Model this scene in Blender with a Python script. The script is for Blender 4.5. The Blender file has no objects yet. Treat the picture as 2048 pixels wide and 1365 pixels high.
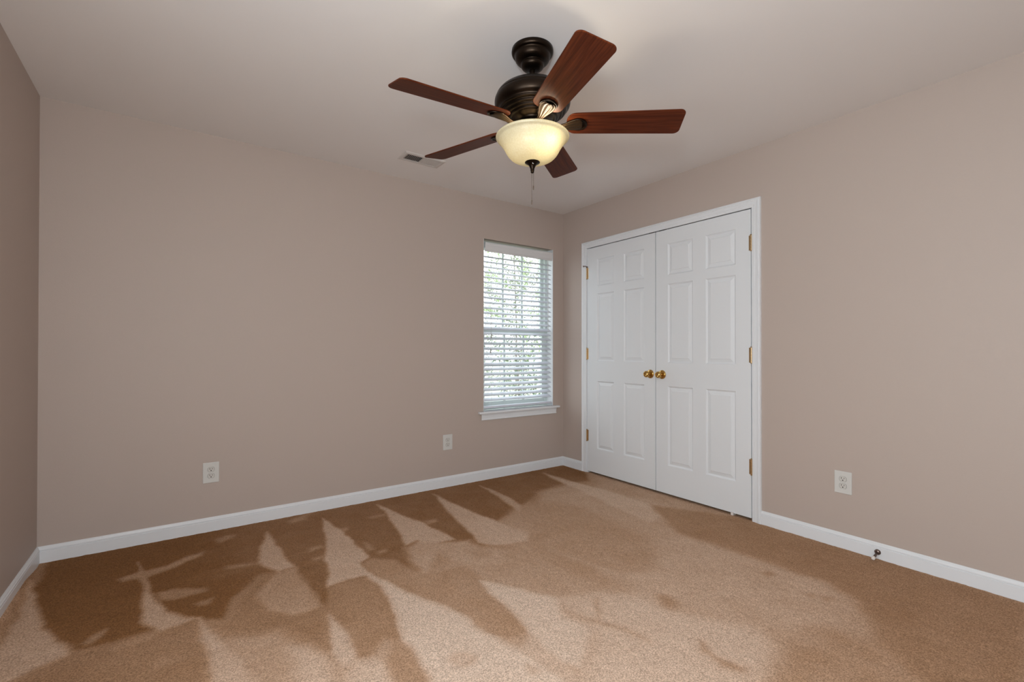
import bpy, bmesh, math, random
import numpy as np
from mathutils import Vector, Matrix
random.seed(4)
C = bpy.context.scene.collection
scn = bpy.context.scene
PI = math.pi

# ------------------------------------------------------------------ camera
XL, XR, YB, YF, H = -0.5928, 3.0565, 3.4254, -0.62, 2.44
cam_d = bpy.data.cameras.new('camera'); cam = bpy.data.objects.new('camera', cam_d); C.objects.link(cam)
cam_d.sensor_width = 36.0; cam_d.lens = 936.64 / 2048 * 36.0
cam_d.shift_y = 13.75 / 2048; cam_d.clip_start = 0.02
yaw, pitch, roll = 0.6199, 0.0062, 0.0009
cf = Vector((math.sin(yaw)*math.cos(pitch), math.cos(yaw)*math.cos(pitch), math.sin(pitch)))
cr = Vector((math.cos(yaw), -math.sin(yaw), 0)); cu = cr.cross(cf)
cr2 = cr*math.cos(roll) + cu*math.sin(roll); cu2 = -cr*math.sin(roll) + cu*math.cos(roll)
cam.matrix_world = Matrix(((cr2.x, cu2.x, -cf.x, 0.0), (cr2.y, cu2.y, -cf.y, 0.0), (cr2.z, cu2.z, -cf.z, 1.1084), (0, 0, 0, 1)))
scn.camera = cam

# ------------------------------------------------------------------ light and exposure
scn.view_settings.view_transform = 'Standard'; scn.view_settings.look = 'None'
scn.view_settings.gamma = 1.0; scn.view_settings.use_curve_mapping = False
scn.view_settings.exposure = 0.10
w = bpy.data.worlds.new('sky'); scn.world = w; w.use_nodes = True
wn = w.node_tree.nodes; wl = w.node_tree.links
bg = wn['Background']; bg.inputs[0].default_value = (0.91, 0.955, 1.0, 1); bg.inputs[1].default_value = 3.2

def lamp(name, kind, loc, energy, col, size=0.1, rot=(0, 0, 0), sy=None):
    d = bpy.data.lights.new(name, kind); o = bpy.data.objects.new(name, d); C.objects.link(o)
    o.location = loc; o.rotation_euler = rot; d.energy = energy; d.color = col
    if kind == 'AREA':
        d.size = size
        if sy: d.shape = 'RECTANGLE'; d.size_y = sy
    else: d.shadow_soft_size = size
    return o
# soft flash of the photographer, held beside the camera
lamp('camera_flash', 'POINT', (-0.30, -0.20, 1.36), 82, (0.81, 0.925, 1.0), 0.10)
# fill lamp set in an unseen window added to the left wall
lamp('left_fill_light', 'AREA', (XL - 0.03, 0.30, 1.35), 18, (0.81, 0.925, 1.0), 1.3, (0, -PI/2, 0), 1.4)

# ------------------------------------------------------------------ helpers
def mat(name, col, rough=0.6, metal=0.0, bump=0.0, bscale=200, mottle=0.0, spec=0.5):
    m = bpy.data.materials.new(name); m.use_nodes = True
    N = m.node_tree.nodes; L = m.node_tree.links; b = N['Principled BSDF']
    b.inputs['Base Color'].default_value = (*col, 1); b.inputs['Roughness'].default_value = rough
    b.inputs['Metallic'].default_value = metal; b.inputs['Specular IOR Level'].default_value = spec
    tc = N.new('ShaderNodeTexCoord')
    n = N.new('ShaderNodeTexNoise'); n.inputs['Scale'].default_value = bscale; n.inputs['Detail'].default_value = 3
    L.new(tc.outputs['Object'], n.inputs['Vector'])
    if bump:
        bp = N.new('ShaderNodeBump'); bp.inputs['Strength'].default_value = bump; bp.inputs['Distance'].default_value = 0.002
        L.new(n.outputs['Fac'], bp.inputs['Height']); L.new(bp.outputs[0], b.inputs['Normal'])
    if mottle:
        r = N.new('ShaderNodeMixRGB'); r.inputs[1].default_value = (*[c*(1-mottle) for c in col], 1)
        r.inputs[2].default_value = (*[min(1, c*(1+mottle)) for c in col], 1)
        L.new(n.outputs['Fac'], r.inputs[0]); L.new(r.outputs[0], b.inputs['Base Color'])
    return m

def setp(o, label=None, cat=None, group=None, kind=None):
    if label: o['label'] = label
    if cat: o['category'] = cat
    if group: o['group'] = group
    if kind: o['kind'] = kind
    return o
def obj(name, bm, m, parent=None, smooth=False, bevel=0.0, seg=2):
    bmesh.ops.recalc_face_normals(bm, faces=bm.faces)
    me = bpy.data.meshes.new(name); bm.to_mesh(me); bm.free(); me.materials.append(m)
    o = bpy.data.objects.new(name, me); C.objects.link(o)
    if parent: o.parent = parent
    if smooth:
        me.polygons.foreach_set('use_smooth', [True]*len(me.polygons)); me.update()
    if bevel:
        md = o.modifiers.new('bevel', 'BEVEL'); md.width = bevel; md.segments = seg; md.limit_method = 'ANGLE'
        me.polygons.foreach_set('use_smooth', [False]*len(me.polygons))
    return o
def empty(name, loc, label, cat, group=None, kind=None, rot=0):
    o = bpy.data.objects.new(name, None); C.objects.link(o); o.location = loc; o.rotation_euler = (0, 0, rot)
    o.empty_display_size = 0.05
    return setp(o, label, cat, group, kind)
def box(bm, a, b):
    x0, y0, z0 = a; x1, y1, z1 = b
    v = [bm.verts.new(p) for p in ((x0,y0,z0),(x1,y0,z0),(x1,y1,z0),(x0,y1,z0),(x0,y0,z1),(x1,y0,z1),(x1,y1,z1),(x0,y1,z1))]
    for f in ((0,3,2,1),(4,5,6,7),(0,1,5,4),(1,2,6,5),(2,3,7,6),(3,0,4,7)): bm.faces.new([v[i] for i in f])
def NB(*boxes):
    bm = bmesh.new()
    for a, b in boxes: box(bm, a, b)
    return bm
def lathe(bm, prof, seg=64, M=None, cap=True):
    """prof: (radius, z) list; optional matrix"""
    rings = []
    for r, z in prof:
        if r < 1e-5:
            p = Vector((0, 0, z)); rings.append([bm.verts.new(M @ p if M else p)])
        else:
            rr = []
            for i in range(seg):
                a = 2*PI*i/seg; p = Vector((r*math.cos(a), r*math.sin(a), z)); rr.append(bm.verts.new(M @ p if M else p))
            rings.append(rr)
    for A, B in zip(rings, rings[1:]):
        for i in range(seg):
            j = (i+1) % seg
            if len(A) == 1 and len(B) == 1: break
            if len(A) == 1: bm.faces.new((A[0], B[i], B[j]))
            elif len(B) == 1: bm.faces.new((A[i], B[0], A[j]))
            else: bm.faces.new((A[i], B[i], B[j], A[j]))
    if cap:
        for R_ in (rings[0], rings[-1]):
            if len(R_) > 2: bm.faces.new(R_)
def smooth_prof(pts, n=6):
    """Catmull-Rom through the profile points"""
    out = []
    P = [pts[0]] + list(pts) + [pts[-1]]
    for i in range(1, len(P)-2):
        p0, p1, p2, p3 = P[i-1], P[i], P[i+1], P[i+2]
        for k in range(n):
            t = k/n
            out.append(tuple(0.5*((2*b)+(-a+c)*t+(2*a-5*b+4*c-d)*t*t+(-a+3*b-3*c+d)*t**3) for a, b, c, d in zip(p0, p1, p2, p3)))
    out.append(tuple(pts[-1])); return out
def tube(bm, path, rad, seg=10, flat=None):
    """round tube through 3-D points, rad float or list"""
    path = [Vector(p) for p in path]; n = len(path); rings = []
    for i, p in enumerate(path):
        t = (path[min(i+1, n-1)] - path[max(i-1, 0)]).normalized()
        up = Vector((0, 0, 1)) if abs(t.z) < 0.95 else Vector((0, 1, 0))
        s = t.cross(up).normalized(); u = s.cross(t)
        r = rad[i] if isinstance(rad, (list, tuple)) else rad
        rings.append([bm.verts.new(p + s*r*math.cos(2*PI*k/seg) + u*r*math.sin(2*PI*k/seg)*(flat or 1)) for k in range(seg)])
    for A, B in zip(rings, rings[1:]):
        for k in range(seg): bm.faces.new((A[k], A[(k+1) % seg], B[(k+1) % seg], B[k]))
    bm.faces.new(rings[0]); bm.faces.new(rings[-1])
def sweep(bm, path, prof, across, close=True):
    """profile (a,d) swept along path; across[i] = (A,D) vectors per node"""
    rings = [[bm.verts.new(Vector(p) + A*a + D*d) for a, d in prof] for p, (A, D) in zip(path, across)]
    n = len(prof)
    for R0, R1 in zip(rings, rings[1:]):
        for k in range(n): bm.faces.new((R0[k], R0[(k+1) % n], R1[(k+1) % n], R1[k]))
    bm.faces.new(rings[0]); bm.faces.new(rings[-1])

# ------------------------------------------------------------------ materials
M_wall = mat('taupe_wall_paint', (0.505, 0.420, 0.370), 0.55, bump=0.12, bscale=260, mottle=0.02, spec=0.35)
M_ceil = mat('ceiling_paint', (0.80, 0.765, 0.745), 0.8, bump=0.10, bscale=200, spec=0.2)
M_trim = mat('white_semi_gloss_paint', (0.785, 0.80, 0.82), 0.35, bump=0.02, bscale=60)
M_door = mat('white_door_paint', (0.77, 0.79, 0.81), 0.42, bump=0.03, bscale=220)
M_vinyl = mat('white_window_vinyl', (0.66, 0.72, 0.69), 0.4)
M_blind = mat('white_blind_slat', (0.70, 0.72, 0.80), 0.38)
M_val = mat('white_blind_valance', (0.74, 0.73, 0.73), 0.4)
M_cord = mat('white_blind_cord', (0.72, 0.73, 0.72), 0.7)
M_tassel = mat('grey_plastic_tassel', (0.40, 0.41, 0.37), 0.5)
M_bronze = mat('oil_rubbed_bronze', (0.022, 0.014, 0.009), 0.34, metal=0.92, bump=0.02, bscale=80)
M_bronze2 = mat('brushed_bronze_highlight', (0.055, 0.033, 0.018), 0.46, metal=0.85)
M_brass = mat('polished_brass', (0.60, 0.38, 0.12), 0.16, metal=1.0)
M_brass2 = mat('aged_brass', (0.60, 0.43, 0.24), 0.27, metal=0.95, mottle=0.25, bscale=120)
M_nick = mat('brown_nickel', (0.20, 0.15, 0.13), 0.3, metal=0.9)
M_rub = mat('white_rubber', (0.75, 0.70, 0.66), 0.6)
M_plate = mat('white_outlet_plastic', (0.66, 0.65, 0.62), 0.35)
M_recep = mat('ivory_receptacle_plastic', (0.62, 0.60, 0.56), 0.35)
M_slot = mat('dark_slot', (0.02, 0.015, 0.012), 0.8)
M_vent = mat('white_vent_metal', (0.60, 0.56, 0.53), 0.5)
M_dark = mat('dark_duct', (0.03, 0.025, 0.025), 0.9)
M_catch = mat('dark_catch_plate', (0.02, 0.015, 0.012), 0.5)
M_chain = mat('antique_chain', (0.20, 0.16, 0.13), 0.35, metal=0.9)

def wood_mat():
    m = bpy.data.materials.new('cherry_blade_veneer'); m.use_nodes = True
    N = m.node_tree.nodes; L = m.node_tree.links; b = N['Principled BSDF']
    tc = N.new('ShaderNodeTexCoord'); mp = N.new('ShaderNodeMapping'); mp.inputs['Scale'].default_value = (5, 130, 130)
    n = N.new('ShaderNodeTexNoise'); n.inputs['Scale'].default_value = 1.0; n.inputs['Detail'].default_value = 5; n.inputs['Distortion'].default_value = 0.4
    r = N.new('ShaderNodeValToRGB')
    r.color_ramp.elements[0].position = 0.3; r.color_ramp.elements[0].color = (0.042, 0.0075, 0.0034, 1)
    r.color_ramp.elements[1].position = 0.75; r.color_ramp.elements[1].color = (0.125, 0.029, 0.010, 1)
    L.new(tc.outputs['Object'], mp.inputs[0]); L.new(mp.outputs[0], n.inputs['Vector']); L.new(n.outputs['Fac'], r.inputs[0])
    L.new(r.outputs[0], b.inputs['Base Color']); b.inputs['Roughness'].default_value = 0.48; b.inputs['Specular IOR Level'].default_value = 0.14
    b.inputs['Specular Tint'].default_value = (1.0, 0.60, 0.34, 1)
    return m
M_wood = wood_mat()

def glass_bowl_mat():
    m = bpy.data.materials.new('cream_mottled_glass'); m.use_nodes = True
    N = m.node_tree.nodes; L = m.node_tree.links; N.remove(N['Principled BSDF']); out = N['Material Output']
    tc = N.new('ShaderNodeTexCoord'); n = N.new('ShaderNodeTexNoise'); n.inputs['Scale'].default_value = 170; n.inputs['Detail'].default_value = 4
    L.new(tc.outputs['Object'], n.inputs['Vector'])
    cr_ = N.new('ShaderNodeValToRGB'); cr_.color_ramp.elements[0].position = 0.35; cr_.color_ramp.elements[1].position = 0.65
    cr_.color_ramp.elements[0].color = (0.85, 0.785, 0.58, 1); cr_.color_ramp.elements[1].color = (0.92, 0.88, 0.70, 1)
    L.new(n.outputs['Fac'], cr_.inputs[0])
    bp = N.new('ShaderNodeBump'); bp.inputs['Strength'].default_value = 0.35; bp.inputs['Distance'].default_value = 0.002; L.new(n.outputs['Fac'], bp.inputs['Height'])
    d = N.new('ShaderNodeBsdfDiffuse'); t = N.new('ShaderNodeBsdfTranslucent'); g = N.new('ShaderNodeBsdfGlossy'); g.inputs['Roughness'].default_value = 0.25
    L.new(cr_.outputs[0], d.inputs[0]); hs = N.new('ShaderNodeMixRGB'); hs.blend_type = 'MULTIPLY'; hs.inputs[0].default_value = 1.0; hs.inputs[2].default_value = (0.62, 0.62, 0.62, 1)
    L.new(cr_.outputs[0], hs.inputs[1]); L.new(hs.outputs[0], t.inputs[0])
    for q in (d, g): L.new(bp.outputs[0], q.inputs['Normal'])
    m1 = N.new('ShaderNodeMixShader'); m1.inputs[0].default_value = 0.50; L.new(d.outputs[0], m1.inputs[1]); L.new(t.outputs[0], m1.inputs[2])
    m2 = N.new('ShaderNodeMixShader'); m2.inputs[0].default_value = 0.05; L.new(m1.outputs[0], m2.inputs[1]); L.new(g.outputs[0], m2.inputs[2])
    L.new(m2.outputs[0], out.inputs[0]); return m
M_bowl = glass_bowl_mat()

def pane_mat():
    m = bpy.data.materials.new('clear_window_glass'); m.use_nodes = True
    N = m.node_tree.nodes; L = m.node_tree.links; N.remove(N['Principled BSDF']); out = N['Material Output']
    t = N.new('ShaderNodeBsdfTransparent'); t.inputs[0].default_value = (0.95, 0.97, 0.965, 1)
    g = N.new('ShaderNodeBsdfGlossy'); g.inputs['Roughness'].default_value = 0.02
    mx = N.new('ShaderNodeMixShader'); mx.inputs[0].default_value = 0.06
    L.new(t.outputs[0], mx.inputs[1]); L.new(g.outputs[0], mx.inputs[2]); L.new(mx.outputs[0], out.inputs[0]); return m
M_glass = pane_mat()

def carpet_mat():
    m = bpy.data.materials.new('tan_cut_pile_carpet'); m.use_nodes = True
    N = m.node_tree.nodes; L = m.node_tree.links; b = N['Principled BSDF']; b.inputs['Roughness'].default_value = 0.95
    b.inputs['Specular IOR Level'].default_value = 0.1
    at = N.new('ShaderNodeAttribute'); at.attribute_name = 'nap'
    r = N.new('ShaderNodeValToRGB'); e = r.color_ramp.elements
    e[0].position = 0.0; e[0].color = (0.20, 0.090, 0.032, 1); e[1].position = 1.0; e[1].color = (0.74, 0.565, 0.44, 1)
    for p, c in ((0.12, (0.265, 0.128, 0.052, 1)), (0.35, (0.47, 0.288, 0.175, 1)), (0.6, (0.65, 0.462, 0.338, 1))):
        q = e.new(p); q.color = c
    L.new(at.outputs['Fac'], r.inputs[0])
    tc = N.new('ShaderNodeTexCoord')
    n = N.new('ShaderNodeTexNoise'); n.inputs['Scale'].default_value = 190; n.inputs['Detail'].default_value = 2.5; n.inputs['Roughness'].default_value = 0.7
    L.new(tc.outputs['Object'], n.inputs['Vector'])
    g = N.new('ShaderNodeValToRGB'); g.color_ramp.elements[0].position = 0.34; g.color_ramp.elements[0].color = (0.48, 0.45, 0.42, 1)
    g.color_ramp.elements[1].position = 0.64; g.color_ramp.elements[1].color = (1.22, 1.22, 1.24, 1)
    L.new(n.outputs['Fac'], g.inputs[0])
    mx = N.new('ShaderNodeMixRGB'); mx.blend_type = 'MULTIPLY'; mx.inputs[0].default_value = 0.85
    L.new(r.outputs[0], mx.inputs[1]); L.new(g.outputs[0], mx.inputs[2]); L.new(mx.outputs[0], b.inputs['Base Color'])
    bp = N.new('ShaderNodeBump'); bp.inputs['Strength'].default_value = 0.5; bp.inputs['Distance'].default_value = 0.003
    L.new(n.outputs['Fac'], bp.inputs['Height']); L.new(bp.outputs[0], b.inputs['Normal'])
    return m
M_carpet = carpet_mat()

# ------------------------------------------------------------------ room shell
T = 0.14
WX0, WX1, WZ0, WZ1 = 2.143, 2.928, 0.585, 2.078          # side window opening in the back wall
DY0, DY1, DZ1 = 1.560, 3.112, 2.058                       # rough opening of the closet in the right wall
setp(obj('wall_back', NB(((XL-T, YB, -.02), (WX0, YB+T, H)), ((WX1, YB, -.02), (XR+T, YB+T, H)), ((WX0, YB, -.02), (WX1, YB+T, WZ0-.02)), ((WX0, YB, WZ1), (WX1, YB+T, H))), M_wall),
     'long taupe painted wall with the window at its right end', 'wall', kind='structure')
setp(obj('wall_right', NB(((XR, YF-T, -.02), (XR+.12, DY0, H)), ((XR, DY1, -.02), (XR+.12, YB, H)), ((XR, DY0, DZ1), (XR+.12, DY1, H))), M_wall),
     'taupe painted wall holding the white closet doors', 'wall', kind='structure')
RY0, RY1, RZ0, RZ1 = -0.40, 1.00, 0.70, 2.00                # opening cut in the left wall for the added window
setp(obj('wall_left', NB(((XL-T, YF-T, -.02), (XL, RY0, H)), ((XL-T, RY1, -.02), (XL, YB, H)), ((XL-T, RY0, -.02), (XL, RY1, RZ0)), ((XL-T, RY0, RZ1), (XL, RY1, H))), M_wall), 'shaded taupe wall at the left edge of the room', 'wall', kind='structure')
setp(obj('wall_rear', NB(((XL, YF-T, -.02), (XR, YF, H))), M_wall), 'taupe wall behind the camera', 'wall', kind='structure')
setp(obj('ceiling', NB(((XL-T, YF-T, H), (XR+1.0, YB+T, H+.12))), M_ceil), 'flat pale ceiling around the fan', 'ceiling', kind='structure')
# closet behind the doors
cx1 = XR + .75
setp(obj('wall_closet', NB(((XR+.12, 1.30, -.02), (cx1, 1.35, H)), ((XR+.12, YB-.02, -.02), (cx1, YB+.03, H)), ((cx1, 1.30, -.02), (cx1+.05, YB+.03, H))), M_wall),
     'taupe closet interior walls behind the white double doors', 'wall', kind='structure')

# carpet: pile lying this way and that after vacuuming, as a nap value over the floor
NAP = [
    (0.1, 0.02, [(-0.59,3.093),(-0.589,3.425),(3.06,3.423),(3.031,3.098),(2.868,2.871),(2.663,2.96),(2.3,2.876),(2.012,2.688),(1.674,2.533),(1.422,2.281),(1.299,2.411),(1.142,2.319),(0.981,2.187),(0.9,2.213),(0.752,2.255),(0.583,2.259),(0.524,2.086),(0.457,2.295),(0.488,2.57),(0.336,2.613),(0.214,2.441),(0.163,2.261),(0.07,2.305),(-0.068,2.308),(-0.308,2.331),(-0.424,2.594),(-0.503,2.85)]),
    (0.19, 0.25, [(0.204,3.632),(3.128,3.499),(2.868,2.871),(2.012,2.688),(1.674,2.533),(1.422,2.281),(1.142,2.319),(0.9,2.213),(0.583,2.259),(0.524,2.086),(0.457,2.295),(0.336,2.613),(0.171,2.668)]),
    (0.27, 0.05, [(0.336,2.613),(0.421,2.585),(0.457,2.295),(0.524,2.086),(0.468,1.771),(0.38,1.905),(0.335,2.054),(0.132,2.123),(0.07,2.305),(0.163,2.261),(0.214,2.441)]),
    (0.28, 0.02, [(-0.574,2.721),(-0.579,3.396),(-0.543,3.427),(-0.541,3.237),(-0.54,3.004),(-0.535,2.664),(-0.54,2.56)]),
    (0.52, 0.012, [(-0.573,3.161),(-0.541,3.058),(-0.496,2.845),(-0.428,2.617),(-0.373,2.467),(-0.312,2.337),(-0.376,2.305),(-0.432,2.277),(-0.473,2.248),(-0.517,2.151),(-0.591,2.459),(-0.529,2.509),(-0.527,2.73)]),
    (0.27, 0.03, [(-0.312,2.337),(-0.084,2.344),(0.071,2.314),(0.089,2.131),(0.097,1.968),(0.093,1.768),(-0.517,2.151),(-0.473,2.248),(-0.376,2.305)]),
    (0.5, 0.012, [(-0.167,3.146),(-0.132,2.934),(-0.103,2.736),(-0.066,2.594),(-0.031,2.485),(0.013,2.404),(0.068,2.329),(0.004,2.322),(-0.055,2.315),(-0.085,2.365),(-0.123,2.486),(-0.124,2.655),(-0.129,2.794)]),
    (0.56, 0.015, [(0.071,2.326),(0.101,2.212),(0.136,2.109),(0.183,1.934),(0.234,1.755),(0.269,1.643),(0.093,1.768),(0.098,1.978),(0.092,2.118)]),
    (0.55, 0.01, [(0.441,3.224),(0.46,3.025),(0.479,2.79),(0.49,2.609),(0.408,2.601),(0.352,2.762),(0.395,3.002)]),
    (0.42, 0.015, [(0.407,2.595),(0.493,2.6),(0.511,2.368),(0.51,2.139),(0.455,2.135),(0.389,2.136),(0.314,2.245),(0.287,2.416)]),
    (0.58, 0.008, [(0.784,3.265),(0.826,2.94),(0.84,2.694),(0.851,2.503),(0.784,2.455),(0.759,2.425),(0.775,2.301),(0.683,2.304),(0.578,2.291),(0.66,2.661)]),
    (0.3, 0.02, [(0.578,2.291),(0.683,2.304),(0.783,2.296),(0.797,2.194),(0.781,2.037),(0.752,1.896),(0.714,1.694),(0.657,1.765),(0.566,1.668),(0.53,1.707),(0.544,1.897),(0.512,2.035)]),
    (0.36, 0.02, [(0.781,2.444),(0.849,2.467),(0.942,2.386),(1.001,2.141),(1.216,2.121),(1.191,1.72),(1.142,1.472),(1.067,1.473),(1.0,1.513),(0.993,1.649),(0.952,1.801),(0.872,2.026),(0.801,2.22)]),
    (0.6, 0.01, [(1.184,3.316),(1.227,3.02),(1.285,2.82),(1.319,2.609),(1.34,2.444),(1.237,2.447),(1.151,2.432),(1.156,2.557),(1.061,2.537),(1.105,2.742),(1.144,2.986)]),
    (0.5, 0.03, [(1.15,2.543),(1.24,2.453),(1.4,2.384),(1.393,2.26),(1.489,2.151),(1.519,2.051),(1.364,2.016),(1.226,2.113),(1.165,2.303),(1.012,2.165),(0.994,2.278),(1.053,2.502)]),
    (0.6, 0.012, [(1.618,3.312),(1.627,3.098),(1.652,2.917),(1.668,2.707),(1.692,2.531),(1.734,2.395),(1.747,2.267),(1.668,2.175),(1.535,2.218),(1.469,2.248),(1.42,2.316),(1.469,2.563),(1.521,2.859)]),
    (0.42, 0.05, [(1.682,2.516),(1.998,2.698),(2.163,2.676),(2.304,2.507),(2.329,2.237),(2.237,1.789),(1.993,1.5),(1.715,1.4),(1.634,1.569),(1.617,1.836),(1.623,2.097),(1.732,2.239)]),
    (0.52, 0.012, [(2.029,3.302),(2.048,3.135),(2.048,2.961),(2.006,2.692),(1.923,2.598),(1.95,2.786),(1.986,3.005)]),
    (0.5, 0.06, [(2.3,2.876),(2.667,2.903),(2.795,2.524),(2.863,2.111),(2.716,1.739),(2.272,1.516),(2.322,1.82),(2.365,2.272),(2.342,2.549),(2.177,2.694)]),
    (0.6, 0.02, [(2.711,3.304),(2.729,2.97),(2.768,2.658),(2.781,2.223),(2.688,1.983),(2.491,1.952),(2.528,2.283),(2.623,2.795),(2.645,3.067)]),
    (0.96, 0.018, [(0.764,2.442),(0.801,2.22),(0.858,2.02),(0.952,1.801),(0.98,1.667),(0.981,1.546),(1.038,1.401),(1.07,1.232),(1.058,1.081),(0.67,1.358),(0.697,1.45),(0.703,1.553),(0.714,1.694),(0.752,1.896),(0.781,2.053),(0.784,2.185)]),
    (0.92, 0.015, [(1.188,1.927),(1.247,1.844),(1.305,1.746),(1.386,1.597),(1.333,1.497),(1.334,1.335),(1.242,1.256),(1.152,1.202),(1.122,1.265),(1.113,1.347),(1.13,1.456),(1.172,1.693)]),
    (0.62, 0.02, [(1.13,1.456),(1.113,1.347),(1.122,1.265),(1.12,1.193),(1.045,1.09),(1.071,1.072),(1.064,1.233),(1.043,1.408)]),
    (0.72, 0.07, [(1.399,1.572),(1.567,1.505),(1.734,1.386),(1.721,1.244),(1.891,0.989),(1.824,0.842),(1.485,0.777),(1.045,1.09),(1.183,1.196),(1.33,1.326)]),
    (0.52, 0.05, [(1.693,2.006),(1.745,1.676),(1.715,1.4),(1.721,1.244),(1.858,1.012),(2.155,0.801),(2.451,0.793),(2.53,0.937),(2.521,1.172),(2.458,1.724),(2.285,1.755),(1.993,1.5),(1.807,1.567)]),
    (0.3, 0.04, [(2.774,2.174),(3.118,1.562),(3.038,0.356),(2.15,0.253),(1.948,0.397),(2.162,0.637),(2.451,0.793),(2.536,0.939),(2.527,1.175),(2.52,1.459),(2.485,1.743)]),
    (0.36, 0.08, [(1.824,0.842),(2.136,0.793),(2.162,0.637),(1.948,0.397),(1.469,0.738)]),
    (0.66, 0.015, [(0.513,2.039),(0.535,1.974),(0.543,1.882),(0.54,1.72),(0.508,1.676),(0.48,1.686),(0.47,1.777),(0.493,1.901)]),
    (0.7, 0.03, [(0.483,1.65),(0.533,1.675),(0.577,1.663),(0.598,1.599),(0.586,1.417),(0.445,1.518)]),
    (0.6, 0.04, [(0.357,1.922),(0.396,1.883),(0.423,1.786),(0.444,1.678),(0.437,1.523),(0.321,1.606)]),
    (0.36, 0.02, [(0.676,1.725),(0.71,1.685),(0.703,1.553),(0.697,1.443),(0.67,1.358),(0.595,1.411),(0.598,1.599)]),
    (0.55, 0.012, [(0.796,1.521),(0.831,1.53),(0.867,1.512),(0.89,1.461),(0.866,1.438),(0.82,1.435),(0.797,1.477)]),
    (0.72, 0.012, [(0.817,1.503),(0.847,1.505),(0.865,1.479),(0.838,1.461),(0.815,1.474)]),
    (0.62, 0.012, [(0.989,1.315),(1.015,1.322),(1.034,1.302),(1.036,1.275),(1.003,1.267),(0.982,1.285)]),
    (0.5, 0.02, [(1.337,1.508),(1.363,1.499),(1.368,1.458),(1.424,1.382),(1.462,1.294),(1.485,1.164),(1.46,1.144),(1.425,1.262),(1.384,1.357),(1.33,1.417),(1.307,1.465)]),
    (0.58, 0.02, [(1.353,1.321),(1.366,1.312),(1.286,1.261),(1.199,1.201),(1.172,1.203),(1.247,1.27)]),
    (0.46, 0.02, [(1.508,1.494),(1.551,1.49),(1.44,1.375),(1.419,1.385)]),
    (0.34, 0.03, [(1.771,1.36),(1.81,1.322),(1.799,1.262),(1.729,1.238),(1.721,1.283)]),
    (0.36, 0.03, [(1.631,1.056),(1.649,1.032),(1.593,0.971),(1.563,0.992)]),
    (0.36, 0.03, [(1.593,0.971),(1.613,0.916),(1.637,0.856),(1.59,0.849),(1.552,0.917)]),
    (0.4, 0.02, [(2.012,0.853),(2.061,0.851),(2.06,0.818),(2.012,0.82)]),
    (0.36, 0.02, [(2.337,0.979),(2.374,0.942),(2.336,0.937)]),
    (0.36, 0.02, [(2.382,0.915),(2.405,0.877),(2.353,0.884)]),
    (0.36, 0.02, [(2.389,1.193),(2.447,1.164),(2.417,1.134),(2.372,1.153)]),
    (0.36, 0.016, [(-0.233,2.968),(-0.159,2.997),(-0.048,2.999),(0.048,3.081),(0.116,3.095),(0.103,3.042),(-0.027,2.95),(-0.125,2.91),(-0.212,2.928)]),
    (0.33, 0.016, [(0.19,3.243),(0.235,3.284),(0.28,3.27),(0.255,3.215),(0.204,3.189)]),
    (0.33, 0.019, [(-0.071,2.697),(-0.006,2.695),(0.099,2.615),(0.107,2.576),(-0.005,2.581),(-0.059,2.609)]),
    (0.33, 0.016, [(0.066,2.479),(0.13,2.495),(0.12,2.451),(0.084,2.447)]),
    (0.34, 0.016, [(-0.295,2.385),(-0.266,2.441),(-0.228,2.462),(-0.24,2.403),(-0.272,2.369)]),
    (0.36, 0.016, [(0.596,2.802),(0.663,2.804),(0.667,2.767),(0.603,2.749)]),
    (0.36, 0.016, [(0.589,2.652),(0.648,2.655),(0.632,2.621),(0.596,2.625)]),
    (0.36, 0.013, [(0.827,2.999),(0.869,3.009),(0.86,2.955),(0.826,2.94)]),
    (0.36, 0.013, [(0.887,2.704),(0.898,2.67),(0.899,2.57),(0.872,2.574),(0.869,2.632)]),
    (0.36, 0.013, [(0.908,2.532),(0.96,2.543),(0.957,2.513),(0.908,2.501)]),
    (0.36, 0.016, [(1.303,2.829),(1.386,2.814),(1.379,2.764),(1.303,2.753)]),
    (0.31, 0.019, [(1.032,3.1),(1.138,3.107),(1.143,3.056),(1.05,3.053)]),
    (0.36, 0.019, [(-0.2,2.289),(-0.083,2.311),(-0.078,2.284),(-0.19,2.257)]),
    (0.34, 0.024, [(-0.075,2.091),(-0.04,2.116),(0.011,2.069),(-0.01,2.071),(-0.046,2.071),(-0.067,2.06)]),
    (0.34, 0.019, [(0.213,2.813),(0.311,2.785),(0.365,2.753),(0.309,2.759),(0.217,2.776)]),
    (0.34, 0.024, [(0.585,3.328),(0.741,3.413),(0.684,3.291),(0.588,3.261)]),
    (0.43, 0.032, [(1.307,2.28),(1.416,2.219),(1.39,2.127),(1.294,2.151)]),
    (0.43, 0.032, [(1.47,2.124),(1.526,2.085),(1.464,2.03),(1.439,2.07)]),
]

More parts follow.
